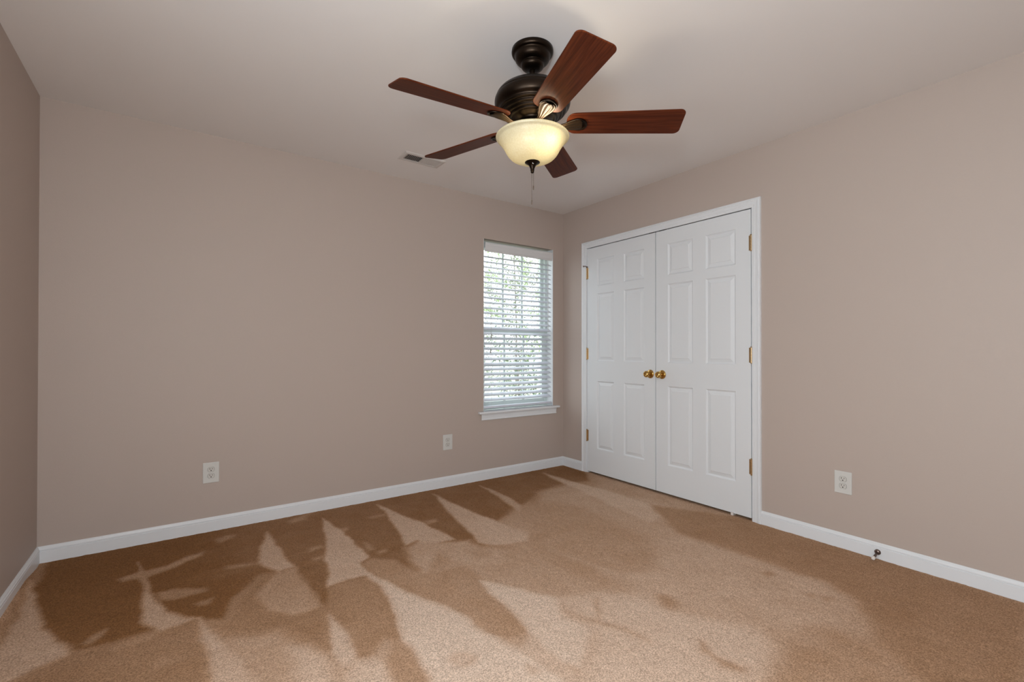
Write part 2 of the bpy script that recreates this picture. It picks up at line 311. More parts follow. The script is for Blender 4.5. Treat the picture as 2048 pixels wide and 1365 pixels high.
def smoothnoise(X, Y, s, seed):
    rg = np.random.RandomState(seed); G = rg.rand(128, 128)
    x = X/s + 50; y = Y/s + 50; xi = np.floor(x).astype(int); yi = np.floor(y).astype(int); fx = x-xi; fy = y-yi
    fx = fx*fx*(3-2*fx); fy = fy*fy*(3-2*fy); g = lambda a, b: G[a % 128, b % 128]
    return (g(xi, yi)*(1-fx)+g(xi+1, yi)*fx)*(1-fy)+(g(xi, yi+1)*(1-fx)+g(xi+1, yi+1)*fx)*fy - .5
def sdist(px, py, poly):
    d = np.full(px.shape, 1e9); ins = np.zeros(px.shape, bool); n = len(poly)
    for i in range(n):
        ax, ay = poly[i]; bx, by = poly[(i+1) % n]; ex, ey = bx-ax, by-ay
        wx, wy = px-ax, py-ay; t = np.clip((wx*ex+wy*ey)/(ex*ex+ey*ey+1e-12), 0, 1)
        d = np.minimum(d, (wx-ex*t)**2+(wy-ey*t)**2)
        if ay != by:
            c = ((ay > py) != (by > py)) & (px < (bx-ax)*(py-ay)/(by-ay)+ax); ins ^= c
    d = np.sqrt(d); return np.where(ins, d, -d)
def build_carpet():
    st = 0.009; xs = np.arange(XL, XR+.12+st, st); ys = np.arange(YF, YB+st, st); nx, ny = len(xs), len(ys)
    xs[-1] = XR+.12; ys[-1] = YB
    X, Y = np.meshgrid(xs, ys); X = X.ravel(); Y = Y.ravel()
    jx = X + smoothnoise(X, Y, .018, 1)*.008 + smoothnoise(X, Y, .09, 2)*.020
    jy = Y + smoothnoise(X, Y, .018, 3)*.008 + smoothnoise(X, Y, .09, 4)*.020
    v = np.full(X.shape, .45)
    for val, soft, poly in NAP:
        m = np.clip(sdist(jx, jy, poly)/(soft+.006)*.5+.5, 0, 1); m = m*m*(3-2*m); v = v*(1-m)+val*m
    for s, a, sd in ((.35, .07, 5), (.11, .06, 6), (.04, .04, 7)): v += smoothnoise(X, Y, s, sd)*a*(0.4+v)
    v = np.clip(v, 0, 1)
    Z = (smoothnoise(X, Y, .02, 8)+smoothnoise(X, Y, .012, 9))*.0022 - .0015
    rise = np.clip(1-(X-XL-.004)/.040, 0, 1)*np.clip((YB-.05-Y)/.25, 0, 1); Z += .030*rise*rise*(3-2*rise)
    co = np.stack([X, Y, Z], 1).astype(np.float32)
    idx = np.arange(nx*ny).reshape(ny, nx); F = np.stack([idx[:-1, :-1], idx[:-1, 1:], idx[1:, 1:], idx[1:, :-1]], -1).reshape(-1, 4)
    me = bpy.data.meshes.new('floor'); me.vertices.add(len(co)); me.vertices.foreach_set('co', co.ravel())
    me.loops.add(F.size); me.loops.foreach_set('vertex_index', F.ravel().astype(np.int32))
    me.polygons.add(len(F)); me.polygons.foreach_set('loop_start', np.arange(0, F.size, 4, dtype=np.int32))
    me.update(calc_edges=True)
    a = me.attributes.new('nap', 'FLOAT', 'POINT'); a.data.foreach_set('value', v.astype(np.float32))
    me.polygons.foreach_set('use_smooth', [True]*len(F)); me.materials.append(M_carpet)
    o = bpy.data.objects.new('floor', me); C.objects.link(o)
    setp(o, 'tan cut pile carpet with light and dark vacuum tracks', 'carpet', kind='structure')
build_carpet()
setp(obj('floor_slab', NB(((XL-T, YF-T, -.14), (cx1+.05, YB+T, -.012))), M_dark), 'bare dark subfloor under the carpet and closet', 'floor', kind='structure')

# ------------------------------------------------------------------ baseboards
BP = [(0, -.002), (.013, -.002), (.013, .0585), (.0095, .0605), (.0095, .0620), (.0125, .0640), (.0122, .0690), (.0090, .0735), (.0078, .0780), (.0050, .0815), (.0045, .0835), (0, .0835)]
def basebd(name, segs, label):
    bm = bmesh.new()
    for p0, p1, inward, m0, m1 in segs:         # m0/m1: mitre (+1 shortens with depth)
        p0 = Vector(p0); p1 = Vector(p1); t = (p1-p0).normalized(); n = Vector(inward)
        rings = [[bm.verts.new(p + n*d + t*(s*d) + Vector((0, 0, z))) for d, z in BP] for p, s in ((p0, m0), (p1, -m1))]
        k = len(BP)
        for i in range(k): bm.faces.new((rings[0][i], rings[0][(i+1) % k], rings[1][(i+1) % k], rings[1][i]))
        bm.faces.new(rings[0]); bm.faces.new(rings[1])
    return setp(obj(name, bm, M_trim), label, 'baseboard', kind='structure')
CY0, CY1 = 1.521, 3.151                                   # outer edges of the closet casing
basebd('baseboard_back', [((XL, YB, 0), (XR, YB, 0), (0, -1, 0), 1, 1)], 'white moulded baseboard along the long window wall')
basebd('baseboard_right', [((XR, CY1, 0), (XR, YB, 0), (-1, 0, 0), 0, 1), ((XR, YF, 0), (XR, CY0, 0), (-1, 0, 0), 1, 0)], 'white moulded baseboard either side of the closet doors')
basebd('baseboard_left', [((XL, YF, 0), (XL, YB, 0), (1, 0, 0), 1, 1)], 'white moulded baseboard in the lower left corner')
basebd('baseboard_rear', [((XL, YF, 0), (XR, YF, 0), (0, 1, 0), 1, 1)], 'white baseboard on the wall behind the camera')

# ------------------------------------------------------------------ closet casing, jamb and doors
KY0, KY1, KZ = 1.577, 3.095, 2.046                        # inner edges of the casing
CP = [(0, 0), (0, .009), (.004, .0115), (.014, .0115), (.018, .013), (.022, .012), (.036, .0135), (.040, .016), (.044, .0165), (.047, .014), (.050, .0175), (.0555, .0175), (.058, .013), (.058, 0)]
def casing():
    bm = bmesh.new(); D = Vector((-1, 0, 0))
    path = [(XR, KY0, -.002), (XR, KY0, KZ), (XR, KY1, KZ), (XR, KY1, -.002)]
    A = [Vector((0, -1, 0)), Vector((0, -1, 1)), Vector((0, 1, 1)), Vector((0, 1, 0))]
    sweep(bm, path, CP, [(a, D) for a in A]); return bm
cas = setp(obj('trim_1', casing(), M_trim), 'white moulded casing framing the closet double doors', 'door casing', kind='structure')
obj('jamb', NB(((XR+.0005, DY0, -.002), (XR+.119, KY0+.006, KZ+.006)), ((XR+.0005, KY1-.006, -.002), (XR+.119, DY1, KZ+.006)), ((XR+.0005, DY0, KZ+.006), (XR+.119, DY1, DZ1)),
                ((XR+.045, KY0+.006, KZ-.006), (XR+.06, KY1-.006, KZ+.006))), M_trim, cas)
YC = (KY0+KY1)/2
def panel_door_bm(y0, y1, z0, z1, panels, th=.035):
    """door slab whose room face (x = 0) carries six moulded raised panels; panels = (y0,y1,z0,z1)"""
    bm = bmesh.new()
    ys = sorted({y0, y1, *[p[0] for p in panels], *[p[1] for p in panels]}); zs = sorted({z0, z1, *[p[2] for p in panels], *[p[3] for p in panels]})
    V = {}
    def vt(x, y, z):
        k = (round(x, 5), round(y, 5), round(z, 5))
        if k not in V: V[k] = bm.verts.new((x, y, z))
        return V[k]
    for a, b in zip(ys, ys[1:]):
        for c, d in zip(zs, zs[1:]):
            my, mz = (a+b)/2, (c+d)/2
            if any(p[0] < my < p[1] and p[2] < mz < p[3] for p in panels): continue
            bm.faces.new((vt(0, a, c), vt(0, b, c), vt(0, b, d), vt(0, a, d)))
            bm.faces.new((vt(th, a, c), vt(th, a, d), vt(th, b, d), vt(th, b, c)))
    for p in panels:
        rings = [[vt(x, p[0]+i, p[2]+i), vt(x, p[1]-i, p[2]+i), vt(x, p[1]-i, p[3]-i), vt(x, p[0]+i, p[3]-i)] for i, x in ((0, 0), (.003, .0045), (.009, .0095), (.013, .0100), (.034, .0040), (.0365, .0015))]
        for A, B in zip(rings, rings[1:]):
            for k in range(4): bm.faces.new((A[k], A[(k+1) % 4], B[(k+1) % 4], B[k]))
        bm.faces.new(rings[-1])
        bm.faces.new((vt(th, p[0], p[2]), vt(th, p[0], p[3]), vt(th, p[1], p[3]), vt(th, p[1], p[2])))
    for a, b in zip(ys, ys[1:]):
        for z in (z0, z1): bm.faces.new((vt(0, a, z), vt(0, b, z), vt(th, b, z), vt(th, a, z)))
    for c, d in zip(zs, zs[1:]):
        for y in (y0, y1): bm.faces.new((vt(0, y, c), vt(0, y, d), vt(th, y, d), vt(th, y, c)))
    return bm
ZP = [(.232, .838), (1.017, 1.621), (1.690, 1.930)]
def door(idx, y0, y1, hinge_y, knob_y, label):
    s = 1 if hinge_y > knob_y else -1                     # +1: hinged at the far jamb
    e = empty('door_%d' % idx, (XR-.004, hinge_y, .016), label, 'closet door', kind='structure')
    P = []
    if s > 0: yy = [(2.447, 2.660), (2.768, 2.967)]
    else: yy = [(1.689, 1.908), (2.011, 2.225)]
    L0 = Vector((XR-.004, hinge_y, .016))
    for a, b in yy:
        for c, d in ZP: P.append((a-L0.y, b-L0.y, c-L0.z, d-L0.z))
    sl = obj('door_panel', panel_door_bm(y0-L0.y, y1-L0.y, 0, 2.0405-L0.z, P), M_door, e)
    # knob, axis along -x
    K = empty_part = None
    Mk = Matrix.Translation((0, knob_y-L0.y, .925-L0.z)) @ Matrix.Rotation(-PI/2, 4, 'Y')
    bm = bmesh.new()
    lathe(bm, smooth_prof([(.0, .0), (.0325, .0), (.0325, .003), (.030, .0065), (.024, .009), (.018, .0105)], 4) + [(.0, .0105)], 40, Mk, cap=False)
    ro = obj('rosette', bm, M_brass, e, smooth=True)
    bm = bmesh.new()
    lathe(bm, smooth_prof([(.0, .008), (.0125, .008), (.0115, .018), (.0120, .027), (.0185, .033), (.0245, .042), (.0255, .050), (.0225, .058), (.0165, .063), (.0145, .0625), (.0095, .0605), (.0, .0600)], 5), 40, Mk, cap=False)
    kn = obj('door_knob', bm, M_brass, e, smooth=True)
    # hinges at the outer stile
    for k, zc in enumerate((1.817, 1.081, .338 if s > 0 else .351)):
        bm = bmesh.new(); zc -= L0.z; r = .0062
        for q in range(5):
            lathe(bm, [(r, -.0095), (r, .0095)], 16, Matrix.Translation((-.0045, s*.0035, zc-.040+q*.020)))
        for q in (-1, 1): lathe(bm, [(.0045, -.002), (.0075, 0), (.0045, .003), (.0, .004)], 16, Matrix.Translation((-.0045, s*.0035, zc+q*.053)))
        if s > 0: box(bm, (-.0045, .0035, zc-.049), (-.003, .012, zc+.049))
        box(bm, (-.0012, -s*.013 if s > 0 else 0, zc-.049), (.001, 0 if s > 0 else .013, zc+.049))
        h = obj('hinge', bm, M_brass2, e, smooth=False)
        if s > 0 and k == 0:
            bm = bmesh.new(); tube(bm, [(-.008, .003, zc+.062), (-.020, .006, zc+.066), (-.036, .012, zc+.064)], .0038, 10)
            tube(bm, [(-.036, .012, zc+.064), (-.041, .014, zc+.062)], .0075, 12)
            lathe(bm, [(.009, -.004), (.009, .004)], 16, Matrix.Translation((-.0045, .0035, zc+.060)))
            setp(obj('hinge_pin_stop', bm, M_nick, e, smooth=True), 'nickel door stop on the hinge pin')
    return e, L0
gap = .0050
d1, L1 = door(1, YC+gap/2+.001, KY1-.009, KY1-.008, 2.388, 'white six panel closet door left of the seam, next to the window corner')
d2, L2 = door(2, KY0+.009, YC-gap/2-.001, KY0+.008, 2.277, 'white six panel closet door right of the seam, nearer the camera')
for e, L0, yk in ((d1, L1, 2.375), (d2, L2, 2.275)):
    setp(obj('ball_catch', NB(((-.0030, yk-.026-L0.y, 2.0406-L0.z), (.022, yk+.026-L0.y, 2.0495-L0.z))), M_catch, e), 'dark metal catch plate')
obj('floor_guide', NB(((-.0065, 1.705-L2.y, -.0155), (.030, 1.722-L2.y, .004))), M_rub, d2)

# ------------------------------------------------------------------ side window with blind
WY = YB + .085                                            # room face of the window unit
w1 = empty('window_1', ((WX0+WX1)/2, WY, WZ0), 'narrow double hung white window in the long wall beside the corner', 'window', kind='structure')
def wp(name, bm, m, **k):
    o = obj(name, bm, m, w1, **k); o.location = (-(WX0+WX1)/2, -WY, -WZ0); return o
fr = .032
wp('window_frame', NB(((WX0, WY, WZ0), (WX0+fr, YB+T, WZ1)), ((WX1-fr, WY, WZ0), (WX1, YB+T, WZ1)), ((WX0+fr, WY, WZ0), (WX1-fr, YB+T, WZ0+.03)), ((WX0+fr, WY, WZ1-.03), (WX1-fr, YB+T, WZ1))), M_vinyl)
gx0, gx1 = WX0+fr, WX1-fr
zm = 1.288
def sash(name, z0, z1, y0, rail_top, rail_bot, st=.034):
    th = .022
    s_ = wp(name, NB(((gx0, y0, z0), (gx0+st, y0+th, z1)), ((gx1-st, y0, z0), (gx1, y0+th, z1)), ((gx0+st, y0, z0), (gx1-st, y0+th, z0+rail_bot)), ((gx0+st, y0, z1-rail_top), (gx1-st, y0+th, z1))), M_vinyl)
    a, b = gx0+st, gx1-st; c, d = z0+rail_bot, z1-rail_top
    bars = [((a+(b-a)*k/3-.009, y0+.004, c), (a+(b-a)*k/3+.009, y0+.016, d)) for k in (1, 2)] + [((a, y0+.0045, (c+d)/2+.005), (b, y0+.0155, (c+d)/2+.019))]
    g = obj('muntin_grid', NB(*bars), M_vinyl, s_)
    p = obj('glass_pane', NB(((a, y0+.0085, c), (b, y0+.0115, d))), M_glass, s_)
sash('lower_sash', WZ0+.03, zm+.022, WY+.004, .040, .040)
sash('upper_sash', zm-.022, WZ1-.03, WY+.029, .036, .040)
# stool and apron
bm = NB(((WX0-.055, YB-.036, WZ0-.020), (WX1+.062, YB, WZ0)), ((WX0, YB, WZ0-.020), (WX1, WY, WZ0)))
wp('window_sill', bm, M_trim, bevel=.006, seg=3)
bm = bmesh.new(); AP = [(0, 0), (.012, 0), (.014, .006), (.011, .014), (.013, .040), (.016, .050), (.016, .055), (0, .055)]
x0, x1 = WX0-.028, WX1+.034
rings = [[bm.verts.new((x+q*(d-.016)*.9, YB-d, WZ0-.075+z)) for d, z in AP] for x, q in ((x0, -1), (x1, 1))]
for i in range(len(AP)): bm.faces.new((rings[0][i], rings[0][(i+1) % len(AP)], rings[1][(i+1) % len(AP)], rings[1][i]))
bm.faces.new(rings[0]); bm.faces.new(rings[1]); wp('window_apron', bm, M_trim)
# painted jamb liners of the recess
wp('window_jamb', NB(((WX1-.004, YB+.001, WZ0), (WX1, WY, WZ1)), ((WX0, YB+.001, WZ0), (WX0+.004, WY, WZ1))), M_trim)

SY = YB + .030                                            # centre line of the slats
BX0, BX1 = WX0+.012, WX1-.014
bl = empty('window_blind', ((BX0+BX1)/2, SY, WZ1-.033), 'white two inch slat blind half open in the narrow window', 'window blind')
def bp_(name, bm, m, **k):
    o = obj(name, bm, m, bl, **k); o.location = (-(BX0+BX1)/2, -SY, -(WZ1-.033)); return o
bm = bmesh.new(); ZV = WZ1-.030
VP = [(.012, 0), (.012, -.078), (.004, -.080), (0, -.076), (0, -.066), (.003, -.062), (.003, -.020), (0, -.014), (-.001, -.004), (.002, 0)]
rings = [[bm.verts.new((x, YB-.006+d, ZV+z)) for d, z in VP] for x in (BX0+.004, BX1)]
for i in range(len(VP)): bm.faces.new((rings[0][i], rings[0][(i+1) % len(VP)], rings[1][(i+1) % len(VP)], rings[1][i]))
bm.faces.new(rings[0]); bm.faces.new(rings[1]); bp_('valance', bm, M_val)
bp_('headrail', NB(((BX0+.01, YB+.010, ZV-.045), (BX1-.006, YB+.058, ZV+.004))), M_val)
pitch_s, ns, z_top = .0446, 29, 1.930
bm = bmesh.new(); a_ = math.radians(27); wd = .0255
for i in range(ns):
    zc = z_top - i*pitch_s + random.uniform(-.0006, .0006); al = a_ + random.uniform(-.02, .02)
    if i == 14: al += .12
    pr = []
    for k in range(7):
        u = -1 + 2*k/6; pr.append((u*wd, .0022*(1-u*u)))
    prof = [(u, v+.0013) for u, v in pr] + [(u, v-.0013) for u, v in reversed(pr)]
    rr = [[bm.verts.new((x, SY+u*math.cos(al)-v*math.sin(al), zc+u*math.sin(al)+v*math.cos(al))) for u, v in prof] for x in (BX0+.002, BX1-.002)]
    n = len(prof)
    for k in range(n): bm.faces.new((rr[0][k], rr[0][(k+1) % n], rr[1][(k+1) % n], rr[1][k]))
    bm.faces.new(rr[0]); bm.faces.new(rr[1])
bp_('slats', bm, M_blind)
bp_('bottom_rail', NB(((BX0+.002, SY-.025, .607), (BX1-.002, SY+.025, .625))), M_blind, bevel=.003)
for x in (BX0+.075, BX1-.045):
    bm = bmesh.new()
    for dy in (-.0265, .0265): tube(bm, [(x, SY+dy, .625), (x, SY+dy, ZV-.04)], .0009, 6)
    bp_('ladder_cord', bm, M_cord)
bm = bmesh.new(); tube(bm, [(BX0+.068, SY-.031, 1.25), (BX0+.066, SY-.030, ZV-.075)], .0011, 6); c1 = bp_('lift_cord', bm, M_cord)
bm = bmesh.new(); tube(bm, [(BX0+.060, SY-.031, 1.12), (BX0+.060, SY-.030, ZV-.075)], .0011, 6); c2 = bp_('lift_cord', bm, M_cord)
for c, x, z in ((c1, BX0+.068, 1.25), (c2, BX0+.060, 1.12)):
    bm = bmesh.new(); lathe(bm, [(.002, .006), (.004, .002), (.0065, -.028), (.006, -.031), (.002, -.032)], 14, Matrix.Translation((x, SY-.031, z)))
    obj('cord_tassel', bm, M_tassel, c, smooth=True)
bm = bmesh.new(); tube(bm, [(BX1-.050, SY-.032, 1.30), (BX1-.050, SY-.030, ZV-.06)], .0028, 8); bp_('tilt_wand', bm, M_cord)

# unseen window added beside the camera to carry the fill lamp
w2 = empty('added_fill_window', (XL-.08, (RY0+RY1)/2, RZ0), 'unseen white window added in the left wall for fill light', 'window', kind='structure')
ym = (RY0+RY1)/2
o = obj('window_frame', NB(((XL-T, RY0, RZ0), (XL-.05, RY0+.05, RZ1)), ((XL-T, RY1-.05, RZ0), (XL-.05, RY1, RZ1)), ((XL-T, RY0+.05, RZ0), (XL-.05, RY1-.05, RZ0+.05)), ((XL-T, RY0+.05, RZ1-.05), (XL-.05, RY1-.05, RZ1)), ((XL-T, ym-.025, RZ0+.05), (XL-.05, ym+.025, RZ1-.05))), M_vinyl, w2)
o.location = (-XL+.08, -ym, -RZ0)

# ------------------------------------------------------------------ outlets
def outlet(name_loc, rot, label):
    e = empty('wall_outlet', name_loc, label, 'outlet', 'duplex wall outlets', rot=rot)   # local: x along the wall, -y into the room
    bm = NB(((-.0425, -.0060, -.0625), (.0425, 0, .0625))); obj('cover_plate', bm, M_plate, e, bevel=.004, seg=3)
    for zc in (.0195, -.0195):
        bm = bmesh.new(); R = .0172; pts = []
        for i in range(40):
            a = 2*PI*i/40; x, z = R*math.cos(a), R*math.sin(a); z = max(-.0135, min(.0135, z)); pts.append((x, z))
        f = [bm.verts.new((x, -.0078, zc+z)) for x, z in pts]; b = [bm.verts.new((x*1.04, -.0058, zc+z*1.04)) for x, z in pts]
        bm.faces.new(f)
        for i in range(40): bm.faces.new((f[i], f[(i+1) % 40], b[(i+1) % 40], b[i]))
        rc = obj('receptacle', bm, M_recep, e)
        bm = NB(((-.0078, -.0082, zc+.0005), (-.0054, -.0077, zc+.0095)), ((.0052, -.0082, zc+.0015), (.0074, -.0077, zc+.0085)))
        lathe(bm, [(.0031, -.0003), (.0031, .0003)], 16, Matrix.Translation((0, -.0080, zc-.0065)) @ Matrix.Rotation(PI/2, 4, 'X'))
        obj('socket_slots', bm, M_slot, rc)
        bm = bmesh.new()                                  # thin dark seam around the receptacle face
        for i in range(40):
            p, q = pts[i], pts[(i+1) % 40]
            v = [bm.verts.new((a[0]*k, -.0061, zc+a[1]*k)) for a, k in ((p, 1.04), (q, 1.04), (q, 1.085), (p, 1.085))]; bm.faces.new(v)
        obj('seam', bm, M_slot, rc)
    bm = bmesh.new(); lathe(bm, [(.0034, 0), (.0032, .0009), (.0, .0012)], 16, Matrix.Translation((0, -.0060, 0)) @ Matrix.Rotation(PI/2, 4, 'X'))
    obj('screw', bm, M_plate, e)
outlet((.170, YB, .3575), 0, 'white wall outlet on the long wall, farthest left and nearest the dark corner')
outlet((1.798, YB, .3610), 0, 'white wall outlet on the long wall just left of the window')
outlet((XR, 1.067, .3680), -PI/2, 'white wall outlet on the right wall beside the closet')

# ------------------------------------------------------------------ baseboard door stop
ds = empty('door_stop', (XR-.013, .905, .036), 'small brown metal door stop screwed to the right hand baseboard', 'door stop')
Mx = Matrix.Rotation(-PI/2, 4, 'Y')
bm = bmesh.new(); lathe(bm, [(.0, 0), (.0145, 0), (.0145, .003), (.012, .006), (.007, .010), (.0, .010)], 24, Mx, cap=False); obj('base_flange', bm, M_nick, ds, smooth=True)
Mx = Matrix.Translation((-.004, 0, -.001)) @ Matrix.Rotation(-PI/2-math.radians(15), 4, 'Y')
bm = bmesh.new(); lathe(bm, [(.0, .002), (.0065, .002), (.0060, .035), (.0070, .052), (.0, .052)], 20, Mx, cap=False); obj('rod', bm, M_nick, ds, smooth=True)
bm = bmesh.new(); lathe(bm, [(.0, .051), (.0078, .051), (.0085, .056), (.0085, .066), (.006, .069), (.0, .069)], 20, Mx, cap=False); setp(obj('rubber_tip', bm, M_rub, ds, smooth=True), 'white rubber tip')

# ------------------------------------------------------------------ ceiling vent
VX0, VX1, VY0, VY1 = 1.228, 1.530, 2.938, 3.090
cv = empty('ceiling_vent', ((VX0+VX1)/2, (VY0+VY1)/2, H), 'white two way louvred air vent in the ceiling behind the fan', 'air vent')
hx, hy = (VX1-VX0)/2, (VY1-VY0)/2; ix, iy = hx-.030, hy-.030
bm = bmesh.new()
def ring4(x, y, z): return [bm.verts.new(p) for p in ((-x, -y, z), (x, -y, z), (x, y, z), (-x, y, z))]
rs = [ring4(hx, hy, 0), ring4(hx-.002, hy-.002, -.004), ring4(hx-.012, hy-.012, -.0085), ring4(ix+.004, iy+.004, -.0085), ring4(ix, iy, -.006), ring4(ix, iy, -.001)]
for A, B in zip(rs, rs[1:]):
    for k in range(4): bm.faces.new((A[k], A[(k+1) % 4], B[(k+1) % 4], B[k]))
box(bm, (-.007, -iy, -.0085), (.007, iy, -.001)); obj('vent_frame', bm, M_vent, cv)
obj('duct_opening', NB(((-ix-.001, -iy-.001, -.0012), (ix+.001, iy+.001, -.0002))), M_dark, cv)
bm = bmesh.new(); nl = 10
for side in (-1, 1):
    for k in range(nl):
        xc = side*(.007+(ix-.007)*(k+.5)/nl); an = -side*math.radians(38); hw = .0052
        dx, dz = hw*math.cos(an), hw*math.sin(an); nx_, nz_ = -math.sin(an)*.0005, math.cos(an)*.0005
        c = [(xc-dx-nx_, -dz-nz_-.0052), (xc+dx-nx_, dz-nz_-.0052), (xc+dx+nx_, dz+nz_-.0052), (xc-dx+nx_, -dz+nz_-.0052)]
        r0 = [bm.verts.new((x, -iy, z)) for x, z in c]; r1 = [bm.verts.new((x, iy, z)) for x, z in c]
        for q in range(4): bm.faces.new((r0[q], r0[(q+1) % 4], r1[(q+1) % 4], r1[q]))
        bm.faces.new(r0); bm.faces.new(r1)
obj('louvers', bm, M_vent, cv)

# ------------------------------------------------------------------ ceiling fan
FX, FY = 1.2735, 1.6302
fan = empty('ceiling_fan', (FX, FY, H), 'dark bronze ceiling fan with five cherry blades and a lit cream glass bowl', 'ceiling fan')
def fp(name, prof, m, seg=72, par=None):
    bm = bmesh.new(); lathe(bm, [(r, z-H) for r, z in prof], seg, cap=False); return obj(name, bm, m, par or fan, smooth=True)
fp('canopy', [(0, 2.4395), (.0915, 2.4395)] + smooth_prof([(.0915, 2.4385), (.0925, 2.428), (.0885, 2.420), (.081, 2.417), (.0785, 2.412), (.0775, 2.404), (.073, 2.393), (.064, 2.385), (.054, 2.381)], 5) +
   smooth_prof([(.050, 2.379), (.051, 2.372), (.048, 2.363), (.040, 2.356), (.030, 2.352), (.018, 2.350)], 5) + [(0, 2.350)], M_bronze)
fp('downrod', [(0, 2.40), (.0125, 2.40), (.0125, 2.27), (0, 2.27)], M_bronze, 24)
body = smooth_prof([(.016, 2.276), (.050, 2.2745), (.095, 2.2705), (.125, 2.263), (.146, 2.250), (.158, 2.236), (.1615, 2.227)], 5) + smooth_prof([(.1600, 2.2245), (.1645, 2.2215), (.1675, 2.210), (.1670, 2.198), (.1625, 2.186), (.154, 2.178)], 6)
for r0, z0 in ((.148, 2.172), (.133, 2.160), (.118, 2.150), (.104, 2.142)):
    body += smooth_prof([(r0, z0), (r0+.001, z0-.004), (r0-.003, z0-.008), (r0-.009, z0-.008), (r0-.011, z0-.006)], 3)
body += [(.088, 2.135), (.086, 2.128), (0, 2.128)]
fp('motor_housing', [(0, 2.276)] + body, M_bronze, 96)
fp('switch_housing', [(0, 2.130)] + smooth_prof([(.060, 2.130), (.056, 2.122), (.060, 2.114), (.064, 2.108), (.064, 2.085), (.060, 2.078), (.062, 2.070), (.070, 2.064), (.072, 2.058)], 4) + [(.03, 2.056), (0, 2.056)], M_bronze, 64)
# bulb sockets and the bowl of glass
bowl_o = smooth_prof([(.1560, 2.0575), (.1605, 2.0555), (.1620, 2.0515), (.1600, 2.0470), (.1540, 2.0435), (.1490, 2.0395), (.1430, 2.0300), (.1340, 2.0170), (.1250, 2.0030), (.1170, 1.9880), (.1060, 1.9720), (.0900, 1.9585), (.0660, 1.9490), (.0350, 1.9440), (.010, 1.9435)], 6)
bowl_i = [(max(r-.004, .004), z+.0035) for r, z in reversed(bowl_o)]
bw = fp('light_bowl', bowl_o + bowl_i + [bowl_o[0]], M_bowl, 96)
fp('finial', smooth_prof([(.0, 1.9490), (.018, 1.9480), (.031, 1.9440), (.0330, 1.9405), (.0270, 1.9370), (.0165, 1.9290), (.0110, 1.9180), (.0085, 1.9110), (.0095, 1.9080), (.0070, 1.9040), (.0078, 1.9000), (.0050, 1.8950), (.0, 1.8935)], 4), M_bronze, 40, bw)
fp('centre_stem', [(0, 2.06), (.006, 2.06), (.006, 1.936), (0, 1.936)], M_bronze, 16, bw)
def chain(x, y, z0, z1, tip, nm):
    bm = bmesh.new(); z = z0
    while z > z1:
        lathe(bm, [(0, .0013), (.0011, .0007), (.0013, 0), (.0011, -.0007), (0, -.0013)], 8, Matrix.Translation((x, y, z-H)), cap=False); z -= .0030
    tube(bm, [(x, y, z0-H), (x, y, z1-H)], .0007, 6)
    if tip: lathe(bm, [(0, .010), (.0022, .008), (.0030, -.006), (.0022, -.010), (0, -.011)], 12, Matrix.Translation((x, y, z1-H-.008)), cap=False)
    return obj(nm, bm, M_chain, fan, smooth=True)
chain(.003, -.004, 1.900, 1.838, True, 'pull_chain'); chain(-.001, .003, 1.900, 1.775, True, 'pull_chain')
bm = bmesh.new(); lathe(bm, [(.0025, -.001), (.0045, -.001), (.0045, .001), (.0025, .001)], 16, Matrix.Translation((-.0085, -.0165, 1.9330-H)) @ Matrix.Rotation(PI/2, 4, 'X') , cap=False)
obj('chain_eyelet', bm, M_plate, bw, smooth=True)
lamp_dir = (math.cos(yaw), -math.sin(yaw))
bulbs = []
for k, (r_, a_) in enumerate(((.082, math.radians(-86)), (.070, math.radians(34)), (.070, math.radians(154)))):
    x, y = r_*math.cos(a_), r_*math.sin(a_)
    bm = bmesh.new(); lathe(bm, [(0, .052), (.010, .052), (.010, .030), (0, .030)], 16, Matrix.Translation((x*.7, y*.7, 2.012-H)), cap=False); obj('bulb_socket', bm, M_bronze, bw, smooth=True)
    bulbs.append((x, y))
b0 = lamp('fan_bulb', 'POINT', (FX+bulbs[0][0], FY+bulbs[0][1], 2.026), 1.9, (1.0, 0.88, 0.68), .018)
b1 = lamp('fan_bulb', 'POINT', (FX+bulbs[2][0]*.6, FY+bulbs[2][1]*.6, 2.020), 0.5, (1.0, 0.84, 0.60), .02)

# blades
def blade_bm(r0=.146, r1=.644, w0=.128, w1=.1475, th=.006):
    """outline in local x (outward), y (across)"""
    pts = []
    def arc(cx_, cy_, r, a0, a1, n):
        for i in range(n+1):
            a = math.radians(a0+(a1-a0)*i/n); pts.append((cx_+r*math.cos(a), cy_+r*math.sin(a)))
    rc = .026; h1, h0 = w1/2, w0/2
    arc(r1-rc, -h1+rc, rc, -90, 0, 8); arc(r1-rc, h1-rc, rc, 0, 90, 8)
    n = 18                                               # rounded root
    for i in range(n+1):
        a = math.radians(90+180*i/n); ex = .050
        c_, s_ = math.cos(a), math.sin(a)
        pts.append((r0+ex+ex*(-abs(c_)**.8 if c_ < 0 else 0), h0*(abs(s_)**.75)*(1 if s_ > 0 else -1)))
    bm = bmesh.new(); top = [bm.verts.new((x, y, th/2)) for x, y in pts]; bot = [bm.verts.new((x, y, -th/2)) for x, y in pts]
    bm.faces.new(top); bm.faces.new(bot); n = len(pts)
    for i in range(n): bm.faces.new((top[i], top[(i+1) % n], bot[(i+1) % n], bot[i]))
    return bm
